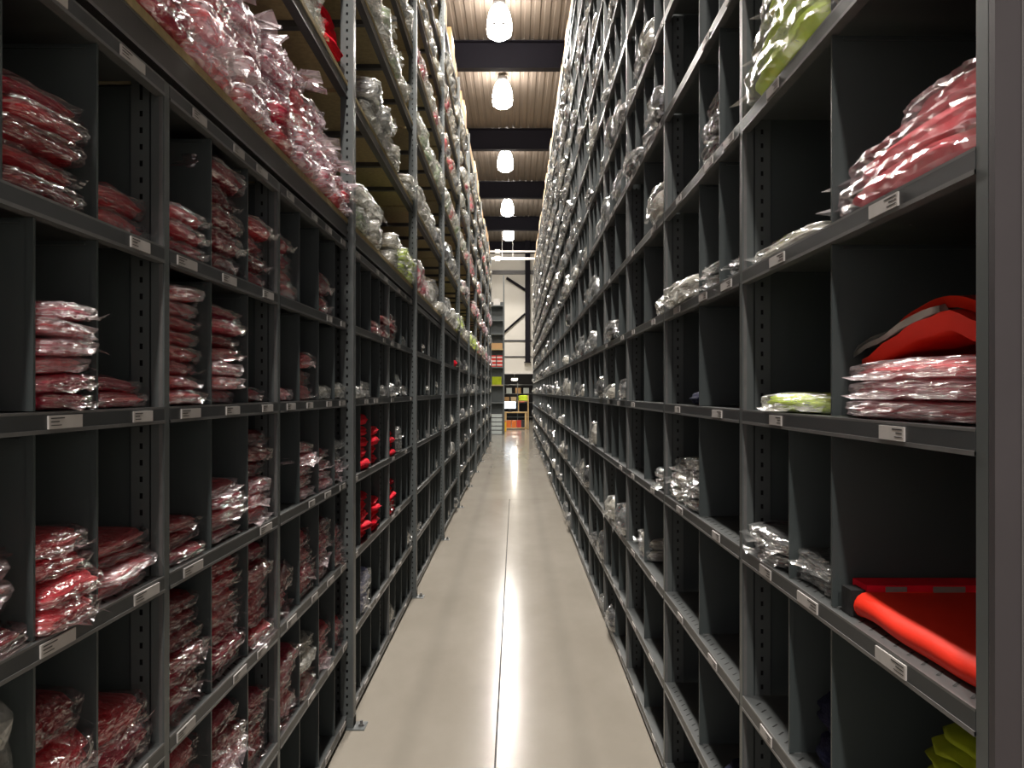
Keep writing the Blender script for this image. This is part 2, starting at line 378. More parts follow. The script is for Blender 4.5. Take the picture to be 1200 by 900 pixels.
# right rack
RP = [1.10+1.175*k for k in range(0, 25)]
RP = [p for p in RP if p < 30.2]
rbays = []
for k in range(len(RP)-1):
    y0, y1 = RP[k], RP[k+1]; kk = k
    lab = 'dark grey steel pigeonhole shelving bay, %s of the right rack from the camera' % nth(kk)
    def divs(i, y0=y0, kk=kk):
        L = 1.175
        if kk == 0:
            return [1.645] + ([1.90] if i in (1, 2, 3) else [])
        if kk == 1: return [2.55, 2.83] if i >= 5 else [2.83]
        if i >= 7: return [y0+L*.25, y0+L*.5, y0+L*.75]
        return [y0+L*.5] if kk in (2, 5) or (i+kk) % 2 else [y0+L*.34, y0+L*.67]
    rbays.append(rack_bay(1, XR, y0, y1, RLEV, RTOP, divs, lab, 'bays of the right rack', kk < 3, lastpost=(k == len(RP)-2)))

# closing post and end panel of the right rack, pale upper and dark lower sheet
b = MB(); b.box(0, .041, -.03, -.016, 0, 5.85, 'endpost'); b.box(.034, .036, -.0315, -.03, 0, 5.85, 'rim'); o = obj('end_post', b.mesh('end_post'), rbays[0]); o['label'] = 'wide plain grey end post'
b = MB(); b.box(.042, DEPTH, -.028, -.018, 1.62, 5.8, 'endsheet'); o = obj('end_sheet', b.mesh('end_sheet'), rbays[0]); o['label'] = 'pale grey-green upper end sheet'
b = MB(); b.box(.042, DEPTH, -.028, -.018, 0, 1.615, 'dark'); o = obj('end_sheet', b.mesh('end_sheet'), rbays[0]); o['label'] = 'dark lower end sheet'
# left lower rack
LP = [.70, 1.90, 2.80, 4.0] + [4.0+1.25*i for i in range(1, 19)]
def ldivs_for(k):
    y0, y1 = LP[k], LP[k+1]
    def f(i):
        if k == 0: return ([1.0, 1.30, 1.60] if i >= 5 else [1.0, 1.39, 1.60])
        n = 3 if k == 1 else 4
        return [y0+(y1-y0)*j/n for j in range(1, n)]
    return f
MEZ = 2.31
for k in range(len(LP)-1):
    lab = ('dark steel pigeonhole shelving bay at the left picture edge, full of red packs' if k == 0 else
           'dark steel pigeonhole bay with %s, %s of the left lower rack from the camera' % ('red packs' if k < 3 else 'scattered goods', nth(k)))
    rack_bay(-1, XL, LP[k], LP[k+1], LLEV, MEZ, ldivs_for(k), lab, 'bays of the lower left rack', k < 3, lastpost=(k == len(LP)-2), toplid=True)

# left upper wide-span shelving, standing on long perforated posts
UL = [2.40, 3.05, 3.67, 4.26, 4.80, 5.30, 5.80]
UP = [1.0] + [4.0+2.5*i for i in range(0, 10)]
post_me = big_post_mesh(5.95, -1); foot_me = foot_mesh(-1)
for k in range(len(UP)-1):
    y0, y1 = UP[k], UP[k+1]; L = y1-y0
    t = thing('wide_span_shelving', (XL, y0, 0), 'upper left shelving bay with chipboard decks, %s from the camera' % nth(k), 'shelving', 'wide span bays above the lower left rack')
    po = [] if k == 0 else [0]
    if k == len(UP)-2: po.append(L)
    for yy in po:
        obj('post', post_me, t, (.032, yy-.045 if yy == 0 else yy, 0)); obj('foot_plate', foot_me, t, (.032, yy-.045 if yy == 0 else yy, 0))
    rear = MB(); rear.box(-.72, -.66, 0, .05, 2.32, 5.95, 'post'); obj('rear_post', rear.mesh('rear_post'), t)
    for i, z in enumerate(UL):
        hh = .07 if i == 0 else .05
        b = MB(); b.box(-.0, -.035, .01, L-.055, z-hh, z, 'beamst'); b.box(.001, -.004, .01, L-.055, z-hh, z-hh+.008, 'rim'); b.box(.001, -.004, .01, L-.055, z-.006, z, 'rim')
        obj('front_beam', b.mesh('front_beam'), t)
        b = MB(); b.box(.004, -.66, .008, L-.05, z, z+.020, 'chip'); obj('chipboard_deck', b.mesh('chipboard_deck'), t)
        b = MB()
        for q in range(1, 4): b.box(-.036, -.66, L*q/4-.02, L*q/4+.02, z-.025, z, 'beamst')
        obj('cross_bar', b.mesh('cross_bar'), t, kind='stuff')
    b = MB(); b.box(-.72, -.722, 0, L, 2.32, 5.85, 'panel'); obj('back_panel', b.mesh('back_panel'), t)  # added back, keeps light from beyond out of the open shelving

# ------------------------------------------------------------ wrapped garments
def cube_grid(nx, ny, nz):
    vs_, idx, fs = [], {}, []
    def vid(i, j, k):
        if (i, j, k) not in idx:
            idx[(i, j, k)] = len(vs_); vs_.append((2*i/nx-1, 2*j/ny-1, 2*k/nz-1))
        return idx[(i, j, k)]
    for i in range(nx):
        for j in range(ny):
            fs.append((vid(i,j,0), vid(i,j+1,0), vid(i+1,j+1,0), vid(i+1,j,0))); fs.append((vid(i,j,nz), vid(i+1,j,nz), vid(i+1,j+1,nz), vid(i,j+1,nz)))
    for i in range(nx):
        for k in range(nz):
            fs.append((vid(i,0,k), vid(i+1,0,k), vid(i+1,0,k+1), vid(i,0,k+1))); fs.append((vid(i,ny,k), vid(i,ny,k+1), vid(i+1,ny,k+1), vid(i+1,ny,k)))
    for j in range(ny):
        for k in range(nz):
            fs.append((vid(0,j,k), vid(0,j,k+1), vid(0,j+1,k+1), vid(0,j+1,k))); fs.append((vid(nx,j,k), vid(nx,j+1,k), vid(nx,j+1,k+1), vid(nx,j,k+1)))
    return vs_, fs
def blob(mb, m, seed, res, n, size, zoff, amp, freq, folds=0, ridged=False, dome=.15):
    """rounded, dented pillow; local box x,y in +-size/2, z 0..size"""
    vs_, fs = cube_grid(*res); k0 = len(mb.v); mi = mb.mi(m); off = Vector((seed*7.31, seed*3.17, seed*1.71))
    for p in vs_:
        q = (abs(p[0])**n+abs(p[1])**n+abs(p[2])**n)**(1/n); mx = max(abs(p[0]), abs(p[1]), abs(p[2])) or 1
        x, y, z = (c*mx/q for c in p)
        nv = noise.noise_vector(Vector((x, y, z*.7))*freq+off)
        nz = noise.noise(Vector((x, y, z))*freq*.6+off*1.3)
        if ridged:
            nv2 = noise.noise_vector(Vector((x, y, z))*freq*2.3+off)
            nv = Vector([ (abs(a)*2-.4)+b*.6 for a, b in zip(nv, nv2)])
        if folds:
            g = 1-.07*abs(math.sin((z*.5+.5)*PI*folds))**.5; x *= g; y *= g
        x += nv.x*amp; y += nv.y*amp; zz = z + nv.z*amp*2.2
        top = (z > 0)
        zz += (dome*(1-.6*x*x-.6*y*y)-dome*.5 + nz*.22) if top else 0
        mb.v.append((x*size[0]/2, y*size[1]/2, max(.0, (zz*.5+.5)*size[2]+zoff) if not ridged else max(-.01, (zz*.5+.5)*size[2]+zoff)))
    for f in fs: mb.f.append(tuple(k0+i for i in f)); mb.m.append(mi)
def flap(mb, m, seed, wide, out):
    """ragged open end of the bag, sticking out of the +X end"""
    rnd = random.Random(seed); nx, ny = 4, 7; k0 = len(mb.v); mi = mb.mi(m)
    for i in range(nx+1):
        for j in range(ny+1):
            t = i/nx; yy = (j/ny-.5)*wide*(1-.25*t*rnd.random())
            mb.v.append((.42+t*out*(1+.5*rnd.random()*(i == nx)), yy+rnd.uniform(-.03, .03), .45+rnd.uniform(-.26, .26)*(t+.15)-t*.22))
    for i in range(nx):
        for j in range(ny):
            a = k0+i*(ny+1)+j; mb.f.append((a, a+1, a+ny+2, a+ny+1)); mb.m.append(mi)
def garment_mesh(col, v): 
    b = MB(); blob(b, col, v+1, (10, 10, 6), 7, (.95, .97, .97), 0, .045, 1.9, folds=(2, 3, 2, 4)[v % 4], dome=.12); return b.mesh('garment', True)
def wrap_mesh(fm, v):
    b = MB(); blob(b, fm, v+31, (15, 13, 6), 8, (.985, 1.0, 1.0), 0.0, .045, 2.6, ridged=True); flap(b, fm, v+5, .8, (.22 if v % 2 else .1) if fm == 'filmo' else .11 if v % 2 else .05); return b.mesh('plastic_wrap', False)
def low_mesh(col, fm, v):
    b = MB(); blob(b, col, v+11, (5, 4, 3), 4, (.92, .92, .9), 0, .06, 1.6)
    if fm: blob(b, fm, v+51, (8, 7, 3), 5, (1.0, 1.0, 1.02), 0, .07, 2.6, ridged=True); flap(b, fm, v+5, .7, .08)
    return b.mesh('wrapped_garment')
KIND = {  # garment colours, film, word, name
 'red': (['fred', 'fred', 'fdred', 'fcrim'], 'filmc', 'red film-wrapped garment'),
 'dred': (['fdred'], 'filmc', 'dark red film-wrapped garment'),
 'pink': (['fpink', 'fcrim', 'fred'], 'filmh', 'pinkish cloudy-wrapped garment'),
 'lilac': (['fcrim', 'fpink', 'fcrim', 'fred'], 'filmo', 'lilac-pink plastic-wrapped garment'),
 'bright': (['fbright'], None, 'bright red unwrapped textile'),
 'pale': (['fpale', 'fpale', 'fgrey'], 'filmp', 'white plastic bag'),
 'palepink': (['fpink', 'fpale', 'fcrim'], 'filmp', 'pale pink plastic-wrapped garment'),
 'palegreen': (['fgreen', 'fpale'], 'filmp', 'pale green plastic bag'),
 'lime': (['flime'], 'filmp', 'lime plastic-wrapped garment'),
 'clear': (['fgrey', 'fblack', 'fgrey', 'fpale'], 'films', 'shiny grey plastic bag'),
 'black': (['fblack'], 'films', 'shiny black plastic bag'),
 'navy': (['fnavy'], None, 'navy folded textile'),
 'bluish': (['fblue'], 'films', 'blue-white film-wrapped garment'),
 'white': (['fpale'], 'filmp', 'white plastic bag'),
}
def pack(x, y, z, sx, sy, sz, kind, label, group, s, low=False, yaw=0, tiltx=0, tilty=0):
    """x = front end"""
    cols, fm, word = KIND[kind]; v = random.randrange(6); c = random.choice(cols)
    rz = (PI if s > 0 else 0)+yaw
    cx = x+s*sx*.5
    nm = 'folded_textile' if not fm else ('plastic_bag' if kind in BAGK else 'wrapped_garment'); ct = 'bag' if nm == 'plastic_bag' else 'garment pack'
    if low:
        me = cached(('low', c, fm, v), lambda: low_mesh(c, fm, v))
        return tag(obj(nm, me, None, (cx, y, z), (tiltx, tilty, rz), (sx, sy, sz)), label, ct, group)
    t = tag(obj(nm, None, None, (cx, y, z), (tiltx, tilty, rz), (1, 1, 1)), label, ct, group)
    obj('garment', cached(('g', c, v), lambda: garment_mesh(c, v)), t, sc=(sx, sy, sz))
    if fm: obj('plastic_wrap', cached(('w', fm, v), lambda: wrap_mesh(fm, v)), t, sc=(sx, sy, sz))
    return t
BAGK = ('pale', 'palegreen', 'clear', 'black', 'white')
SIDE = {-1: 'left', 1: 'right'}
def stack(s, shelf, si, a, b, ytop, n, kind, where, group=None, h=None, low=False, X=None, jitter=1, dep=.36, over=0.0, lean=0):
    """n packs on the shelf height between y=a and y=b; ytop = pixel row the stack reaches"""
    X = X if X is not None else (XL if s < 0 else XR)
    zc = (a+b)/2
    if h is None: h = max(.03, CAMZ+(CY-ytop)*zc/F-shelf)
    kinds = kind if isinstance(kind, list) else [kind]
    th = h/n; wy = (b-a)
    for i in range(n):
        kd = kinds[min(i*len(kinds)//n, len(kinds)-1)]
        word = KIND[kd][2]
        pos = 'single' if n == 1 else ('bottom' if i == 0 else 'top' if i == n-1 else nth(i)+' up')
        lab = '%s, %s in %s' % (word, pos, where)
        sy = wy*random.uniform(.93, 1.0); sx = dep*random.uniform(.92, 1.06)
        x0 = X + s*(random.uniform(-.004, .03)-over+lean*i)
        pack(x0, zc+random.uniform(-.015, .015), shelf+.0015+th*i, sx, sy, th*1.0, kd, lab, group or ('packs in %s' % where), s, low, random.uniform(-.07, .07)*jitter, tiltx=(random.uniform(-.06, .06) if th < .08 and i else 0))
SN = ['nearest slot', 'second slot', 'third slot', 'fourth slot', 'fifth slot']
def where(s, bay, lev, slot):
    return '%s, %s shelf, %s %s bay' % (SN[slot], ORD[lev], bay, SIDE[s])
# slots of the left rack
S0u = [(1.0,1.3), (1.3,1.6), (1.6,1.89)]; S0l = [(1.0,1.39), (1.39,1.6), (1.6,1.89)]
SA = [(1.915,2.2), (2.2,2.5), (2.5,2.785)]; SB = [(2.815,3.1), (3.1,3.4), (3.4,3.7), (3.7,3.94)]
L5, L4, L3, L2, L1 = LLEV[5], LLEV[4], LLEV[3], LLEV[2], LLEV[1]
def st(bay, lev, slot, rng, ytop, n, kind, **k):
    stack(-1, LLEV[lev], lev, rng[0]+.006, rng[1]-.006, ytop, n, kind, where(-1, bay, lev, slot), **k)
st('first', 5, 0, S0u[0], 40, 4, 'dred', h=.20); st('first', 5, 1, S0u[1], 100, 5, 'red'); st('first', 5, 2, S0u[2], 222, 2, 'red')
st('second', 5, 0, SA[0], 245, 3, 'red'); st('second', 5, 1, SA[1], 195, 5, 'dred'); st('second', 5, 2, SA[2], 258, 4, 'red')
st('third', 5, 0, SB[0], 275, 4, 'red'); st('third', 5, 2, SB[2], 322, 2, 'red')
st('first', 4, 0, S0l[0], 445, 1, 'fb' if False else 'bright', dep=.3); st('first', 4, 1, S0l[1], 355, 6, ['red', 'pink', 'pink'], over=.02); st('first', 4, 2, S0l[2], 443, 2, 'red')
st('second', 4, 0, SA[0], 336, 8, ['red', 'red', 'pink']); st('second', 4, 1, SA[1], 360, 7, ['pink', 'red', 'red']); st('second', 4, 2, SA[2], 455, 1, 'red')
st('third', 4, 0, SB[0], 455, 1, 'pink'); st('third', 4, 1, SB[1], 414, 3, 'red'); st('third', 4, 2, SB[2], 452, 1, 'palepink'); st('third', 4, 3, SB[3], 449, 1, 'pale')
st('first', 3, 0, S0l[0], 668, 4, ['red', 'pink']); st('first', 3, 1, S0l[1], 622, 4, 'red', over=.02); st('first', 3, 2, S0l[2], 628, 4, ['pink', 'red'])
st('second', 3, 0, SA[0], 608, 3, 'red'); st('second', 3, 1, SA[1], 566, 5, ['pink', 'red', 'pink']); st('second', 3, 2, SA[2], 505, 6, ['pink', 'dred'])
st('third', 3, 1, SB[1], 518, 5, 'pink'); st('third', 3, 2, SB[2], 528, 4, 'pink'); st('third', 3, 3, SB[3], 515, 4, ['pink', 'clear'])
st('first', 2, 0, S0l[0], 862, 2, 'white'); st('first', 2, 1, S0l[1], 822, 3, ['red', 'dred']); st('first', 2, 2, S0l[2], 824, 2, 'red')
st('second', 2, 0, SA[0], 700, 7, ['red', 'dred']); st('second', 2, 1, SA[1], 655, 7, 'red'); st('second', 2, 2, SA[2], 640, 6, 'red')
st('third', 2, 0, SB[0], 664, 2, 'red'); st('third', 2, 1, SB[1], 625, 4, 'red'); st('third', 2, 2, SB[2], 608, 4, ['pink', 'red']); st('third', 2, 3, SB[3], 615, 3, 'red')
st('second', 1, 0, SA[0], 880, 4, 'red'); st('second', 1, 1, SA[1], 832, 5, ['pink', 'red']); st('second', 1, 2, SA[2], 812, 4, 'red')
st('third', 1, 0, SB[0], 765, 5, 'red'); st('third', 1, 1, SB[1], 748, 4, ['red', 'white']); st('third', 1, 2, SB[2], 735, 3, ['pink', 'red']); st('third', 1, 3, SB[3], 725, 2, ['red'])
# bay four of the lower left rack: bright red textiles and a few packs
def c4(i, j=0): y0 = LP[3+j]; L = (LP[4+j]-y0)/4; return (y0+L*i+.02, y0+L*(i+1)-.006)
for (lv, slot, j, yt, n, kd) in [(3,1,0,486,5,'bright'),(3,2,0,500,4,'bright'),(2,1,0,578,5,'bright'),(2,2,0,584,5,'bright'),(3,0,1,505,4,'bright'),(2,0,1,562,5,'bright'),
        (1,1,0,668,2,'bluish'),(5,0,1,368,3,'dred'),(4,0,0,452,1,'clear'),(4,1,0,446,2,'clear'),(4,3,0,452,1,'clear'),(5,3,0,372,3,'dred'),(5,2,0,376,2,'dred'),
        (4,0,1,450,1,'clear'),(4,2,1,452,1,'clear'),(3,1,1,500,2,'clear')]:
    bn = ['fourth','fifth'][j]
    r = c4(slot, j); stack(-1, LLEV[lv], lv, r[0], r[1], yt, n, kd, where(-1, bn, lv, slot), dep=.3, over=.015)
def place_far(s, x0, y, z, sx, sy, sz, kd, store):
    cols, fm, word = KIND[kd]; v = random.randrange(3); c = random.choice(cols)
    store.setdefault((c, fm, v), []).append((x0+s*sx*.5, y, z, sx, sy, sz, s))
farstore = {}
# further lower left bays
GL = 'small packs in the far lower left bays'
rnd = random.Random(21)
for k in range(4, len(LP)-1):
    for lv in range(0, 6):
        for slot in range(4):
            p_ = .18 if lv < 2 else .45 if lv in (3, 4) else .3
            if rnd.random() > p_: continue
            y0 = LP[k]; L = (LP[k+1]-y0)/4; kd = rnd.choice(['clear', 'clear', 'pale', 'clear', 'black', 'bright' if rnd.random() < .3 else 'clear'])
            if y0 > 15 and rnd.random() < .5: continue
            if y0 > 9:
                place_far(-1, XL+.035, y0+L*(slot+.5), LLEV[lv]+.002, .3, L*.85, rnd.uniform(.05, .16), kd, farstore); continue
            stack(-1, LLEV[lv], lv, y0+L*slot+.02, y0+L*(slot+1)-.01, 0, 1 if rnd.random() < .6 else 2, kd, where(-1, nth(k), lv, slot), h=rnd.uniform(.05, .16), low=True, dep=.3)
stack(-1, LLEV[3], 3, 9.1, 9.5, 0, 4, 'lime', where(-1, 'eighth', 3, 0), h=.3, low=True)

# mezzanine heap (pink and lilac packs on the first chipboard shelf)
cols_ = [(1.10,1.4,.30,4),(1.42,1.72,.36,4),(1.74,2.04,.38,4),(2.06,2.36,.36,4),(2.38,2.68,.36,4),(2.70,2.98,.38,5),(3.0,3.26,.40,5),(3.28,3.54,.36,4),(3.56,3.76,.28,4),(3.77,3.93,.17,3)]
for i, (a, b_, h, n) in enumerate(cols_):
    stack(-1, UL[0]+.020, 0, a, b_, 0, n, [['lilac', 'red', 'lilac'], ['lilac', 'pink', 'lilac'], ['red', 'lilac', 'lilac']][i % 3], 'column %s of the heap above the red packs' % 'one two three four five six seven eight nine ten'.split()[i], h=h, over=.05, jitter=2, dep=.42, lean=.012,
          group='lilac-pink packs heaped on the lowest chipboard shelf')
for i, (a, b_, h) in enumerate([(2.3,2.6,.5),(2.62,2.9,.5),(3.45,3.65,.42)]):
    stack(-1, UL[0]+.020, 0, a, b_, 0, 4, 'dred' if i < 2 else 'bright', 'rear pile %s behind the lilac heap' % ('one two three'.split()[i]), h=h, X=XL-.46, dep=.18)
stack(-1, UL[1]+.020, 1, 3.30, 3.55, 0, 3, 'pale', 'pile on second chipboard shelf, first upper left bay', h=.22)
stack(-1, UL[1]+.020, 1, 3.62, 3.92, 0, 4, 'bright', 'pile by first tall post, second chipboard shelf', h=.26)
# further upper shelves
rnd = random.Random(5)
mixes = {0: ['palegreen','pale','lime','palepink','lilac','clear'], 1: ['pale','clear','palepink','lilac','clear','clear'], 2: ['palegreen','palegreen','palepink','clear','lilac','clear'], 3: ['pale','palepink','clear','clear'], 4: ['palepink','clear','pale'], 5: ['clear','pale'], 6:['pale']}
for k in range(1, len(UP)-1):
    y0, y1 = UP[k], UP[k+1]
    for lv in range(0, 6):
        ncol = 6 if k < 3 else 8
        for c in range(ncol):
            if rnd.random() < (.12 if k < 4 else .3): continue
            a = y0+.08+c*(2.5-.16)/ncol; b_ = a+(2.5-.16)/ncol-.01
            t_ = (a-4)/5; mx = mixes[lv]; kd = mx[min(int(max(0, t_+rnd.uniform(-.3, .9))), len(mx)-1)] if lv < 4 else rnd.choice(mx)
            if k == 1 and lv == 0: kd = ['palegreen', 'pale', 'palegreen', 'pale', 'lime', 'lime'][c]
            if k == 2 and lv == 0: kd = ['palepink', 'pink', 'palepink', 'clear', 'clear', 'pale'][c]
            hh = rnd.uniform(.10, .26) if lv < 3 else rnd.uniform(.07, .2)
            nn = 2 if k == 1 else 1
            if y0 < 8:
                stack(-1, UL[lv]+.020, lv, a, b_, 0, nn, kd, '%s spot, %s chipboard shelf, %s upper left bay' % (nth(c), nth(lv).replace('bottom', 'first'), nth(k)), h=hh, low=(k > 1), over=.05, jitter=2, dep=.42)
            else: place_far(-1, XL+.06, (a+b_)/2, UL[lv]+.02, .4, (b_-a)*.9, hh, kd, farstore)

# right rack near goods
def sr(bay, lev, slot, a, b_, ytop, n, kind, **k):
    stack(1, RLEV[lev], lev, a, b_, ytop, n, kind, where(1, bay, lev, slot), **k)
sr('first', 3, 1, 1.67, 1.92, 640, 2, 'black', h=.07); sr('first', 3, 2, 1.93, 2.24, 625, 2, 'black', h=.08)
sr('first', 2, 1, 1.67, 1.88, 0, 2, 'navy', h=.17, over=-.03)
sr('second', 6, 0, 2.58, 2.8, 0, 3, 'black', h=.22); sr('second', 5, 0, 2.31, 2.53, 0, 2, 'black', h=.06); sr('second', 5, 1, 2.57, 2.81, 0, 2, 'black', h=.08); 
sr('third', 5, 0, 3.48, 3.7, 0, 1, 'pale', h=.08); sr('second', 5, 2, 2.86, 3.4, 0, 1, 'pale', h=.09, over=.03)
sr('second', 4, 1, 2.86, 3.05, 0, 1, 'navy', h=.05); sr('second', 3, 1, 2.86, 3.12, 0, 4, 'black', h=.19); sr('second', 3, 2, 3.13, 3.42, 0, 3, 'clear', h=.16)
sr('third', 3, 0, 3.5, 3.75, 0, 2, 'black', h=.09); sr('third', 2, 1, 4.0, 4.3, 0, 2, 'clear', h=.12); sr('second', 1, 0, 2.32, 2.6, 0, 1, 'navy', h=.08)
rnd = random.Random(11)
bins = 0
for k in range(1, len(rbays)):
    y0 = 1.10+1.175*k
    if y0 < 2.5 or y0 > 29: continue
    bay = nth(k)
    for lv in range(0, 14):
        nslot = 4 if lv >= 7 else 2
        for slot in range(nslot):
            p_ = (.55 if y0 < 9 else .8) if lv >= 7 else (.3 if lv > 5 else .16 if y0 < 4 else .45)
            if rnd.random() > p_: continue
            wd = 1.175/nslot; a = y0+wd*slot+.03; b_ = a+min(wd, .36)-.05
            if y0 < 4 and lv in (3, 4, 5): continue
            kd = rnd.choice(['clear', 'clear', 'clear', 'clear', 'black', 'pale' if rnd.random() < .3 else 'clear'])
            h = rnd.uniform(.06, .2)
            if y0 < 9:
                stack(1, RLEV[lv], lv, a, b_, 0, 1, kd, where(1, bay, lv, slot), h=h, low=True, dep=.32, jitter=2, over=.035); bins += 1
            else:
                place_far(1, XR-.045, (a+b_)/2, RLEV[lv]+.002, .32, (b_-a)*.9, h, kd, farstore)
# everything too far to tell apart: real packs joined
for side, nm, lb in ((-1, 'left', 'far film-wrapped packs crowding the distant upper left shelves'), (1, 'right', 'far film-wrapped packs crowding the distant right rack')):
    fb = MB(); rr = random.Random(3)
    for (c, fm, v), lst in farstore.items():
        for (x, y, z, sx, sy, sz, s) in lst:
            if s != side: continue
            tmp = MB(); blob(tmp, c, v+11, (3, 3, 2), 4, (.92, .92, .9), 0, .07, 1.6)
            if fm: blob(tmp, fm, v+51+rr.random(), (5, 4, 2), 5, (1.02, 1.02, 1.05), 0, .08, 2.6, ridged=True); 
            k0 = len(fb.v); mp = [fb.mi(q) for q in tmp.ms]
            fb.v += [(x-s*p[0]*sx, y-s*p[1]*sy, z+max(0, p[2])*sz) for p in tmp.v]
            fb.f += [tuple(k0+i for i in f) for f in tmp.f]; fb.m += [mp[i] for i in tmp.m]
    if fb.f: tag(obj('wrapped_garments', fb.mesh('wrapped_garments'), kind='stuff'), lb, 'garment packs')

# ------------------------------------------------------------ special goods at the right
def ribbon(mb, m, path, y0, y1, ny, seed, wav=.004, thick=None):
    """sheet following a (u,z) path, extruded along y with waves"""
    k0 = len(mb.v); mi = mb.mi(m); n = len(path)
    for j in range(ny+1):
        y = y0+(y1-y0)*j/ny
        for i, (u, z) in enumerate(path):
            d = noise.noise(Vector((u*9+seed, y*7, z*9)))*wav
            mb.v.append((u+d, y, max(0.0005, z+d*1.2)))
    for j in range(ny):
        for i in range(n-1):
            a = k0+j*n+i; mb.f.append((a, a+1, a+n+1, a+n)); mb.m.append(mi)
def folded(path_w, th, nfold):
    """closed outline of a folded cloth bundle: rounded front edge"""
    pts = []
    for i in range(9):
        t = -PI/2+PI*i/8; pts.append((-th/2*math.cos(t)+th/2, th/2+th/2*math.sin(t)))
    pts += [(path_w*.3, th*1.02), (path_w*.6, th*.97), (path_w*.95, th*.9), (path_w, th*.6), (path_w, .002), (path_w*.5, 0), (th/2, 0)]
    return pts
def cap_ends(mb, m, path, y0, y1, seed, wav):
    for y, fl_ in ((y0, 0), (y1, 1)):
        pts = [(u, y, max(.0005, z)) for u, z in path]
        mb.face(pts if fl_ else pts[::-1], m)
# orange-red folded vest on the fourth shelf
z3 = RLEV[3]
t = thing('folded_vest', (XR+.03, 1.14, z3+.001), 'fluorescent orange-red folded vest with smooth rolled front edge near the right post', 'clothing')
pth = folded(.36, .048, 2)
b = MB(); ribbon(b, 'forange', pth, 0, .42, 14, 3, .006); cap_ends(b, 'forange', pth, 0, .42, 3, 0); obj('body', b.mesh('body', True), t, rot=(0, 0, .03))
pi = [(u*.94+.008, z*.45+.012) for u, z in folded(.17, .04, 2)]
b = MB(); ribbon(b, 'fpale', pi, -.006, -.001, 1, 5, 0); cap_ends(b, 'fpale', pi, -.006, -.001, 5, 0); o = obj('inner_fold', b.mesh('inner_fold'), t); o['label'] = 'pale inner fold at the near end'
t = thing('folded_vest', (XR+.045, 1.566, z3+.001), 'flat red garment with grey reflective bands behind the orange-red vest', 'clothing')
b = MB()
for q in range(3):
    b.box(0, .36, .004*(q % 2), .066, .021*q, .021*q+.018, 'forange' if q == 1 else 'fbright')
obj('body', b.mesh('body'), t)
for ya, yb in ((.035, .075), (.125, .185)):
    b = MB(); b.box(ya, yb, -.0025, -.0005, .022, .058, 'reflect'); o = obj('reflective_band', b.mesh('reflective_band'), t); o['label'] = 'dull grey reflective band'
b = MB(); b.box(-.028, -.001, .004, .05, 0, .05, 'fblack'); o = obj('dark_cuff', b.mesh('dark_cuff'), t); o['label'] = 'black cuff end'
# red and grey garment on pink bags, fifth shelf
z4 = RLEV[4]
for i in range(3):
    pack(XR+.015, 1.385, z4+.001+i*.034, .34, .50, .036, 'pink', 'salmon garment in milky film, %s below the red and grey jacket' % ['bottom', 'middle', 'top'][i], 'salmon packs beside right post', 1, False, random.uniform(-.05, .05))
t = thing('folded_jacket', (XR+.05, 1.13, z4+.104), 'red hi-vis jacket with grey band humped over salmon packs beside right post', 'clothing')
def hump_sheet(mb, m, y0, y1, ny, lift, th, u0, u1, nu=6, band=None, seed=0):
    k0 = len(mb.v)
    for side_ in (0, 1):
        for j in range(ny+1):
            y = y0+(y1-y0)*j/ny; tt = (y-0)/.5
            hz = .058*math.sin(PI*min(1, max(0, (tt+.15)/1.12)))**.9
            for i in range(nu+1):
                u = u0+(u1-u0)*i/nu
                z = hz*(.75+.25*math.sin(i*1.3+y*9))+lift+noise.noise(Vector((u*12+seed, y*10, 0)))*.012-(0 if side_ else th)
                if i == 0: z -= .012
                mb.v.append((u, y, max(0.0, z)))
    N = (ny+1)*(nu+1); mi = mb.mi(m)
    for side_ in (0, 1):
        for j in range(ny):
            for i in range(nu):
                a = k0+side_*N+j*(nu+1)+i; mb.f.append((a, a+1, a+nu+2, a+nu+1)); mb.m.append(mi)
    for j in range(ny):
        for i in (0, nu):
            a = k0+j*(nu+1)+i; mb.f.append((a, a+nu+1, a+N+nu+1, a+N)); mb.m.append(mi)
    for i in range(nu):
        for j in (0, ny):
            a = k0+j*(nu+1)+i; mb.f.append((a, a+1, a+N+1, a+N)); mb.m.append(mi)
b = MB(); hump_sheet(b, 'forange', 0, .47, 16, .022, .03, 0, .26); obj('body', b.mesh('body', True), t)
b = MB(); hump_sheet(b, 'forange', .0, .34, 16, .050, .018, .012, .27, seed=4); obj('upper_fold', b.mesh('upper_fold', True), t)
b = MB(); hump_sheet(b, 'reflect', .17, .50, 12, .036, .010, -.004, .05, seed=4); o = obj('reflective_band', b.mesh('reflective_band', True), t); o['label'] = 'grey band curving over the front'
b = MB(); hump_sheet(b, 'reflect', -.005, .12, 6, .056, .012, .03, .09, seed=4); o = obj('reflective_band', b.mesh('reflective_band', True), t); o['label'] = 'grey band curving over the front'
pack(XR+.01, 1.93, z4+.001, .30, .40, .045, 'lime', 'flat cloudy plastic bag with lime garment, right of tall slot post at eye level', None, 1, False, .12)
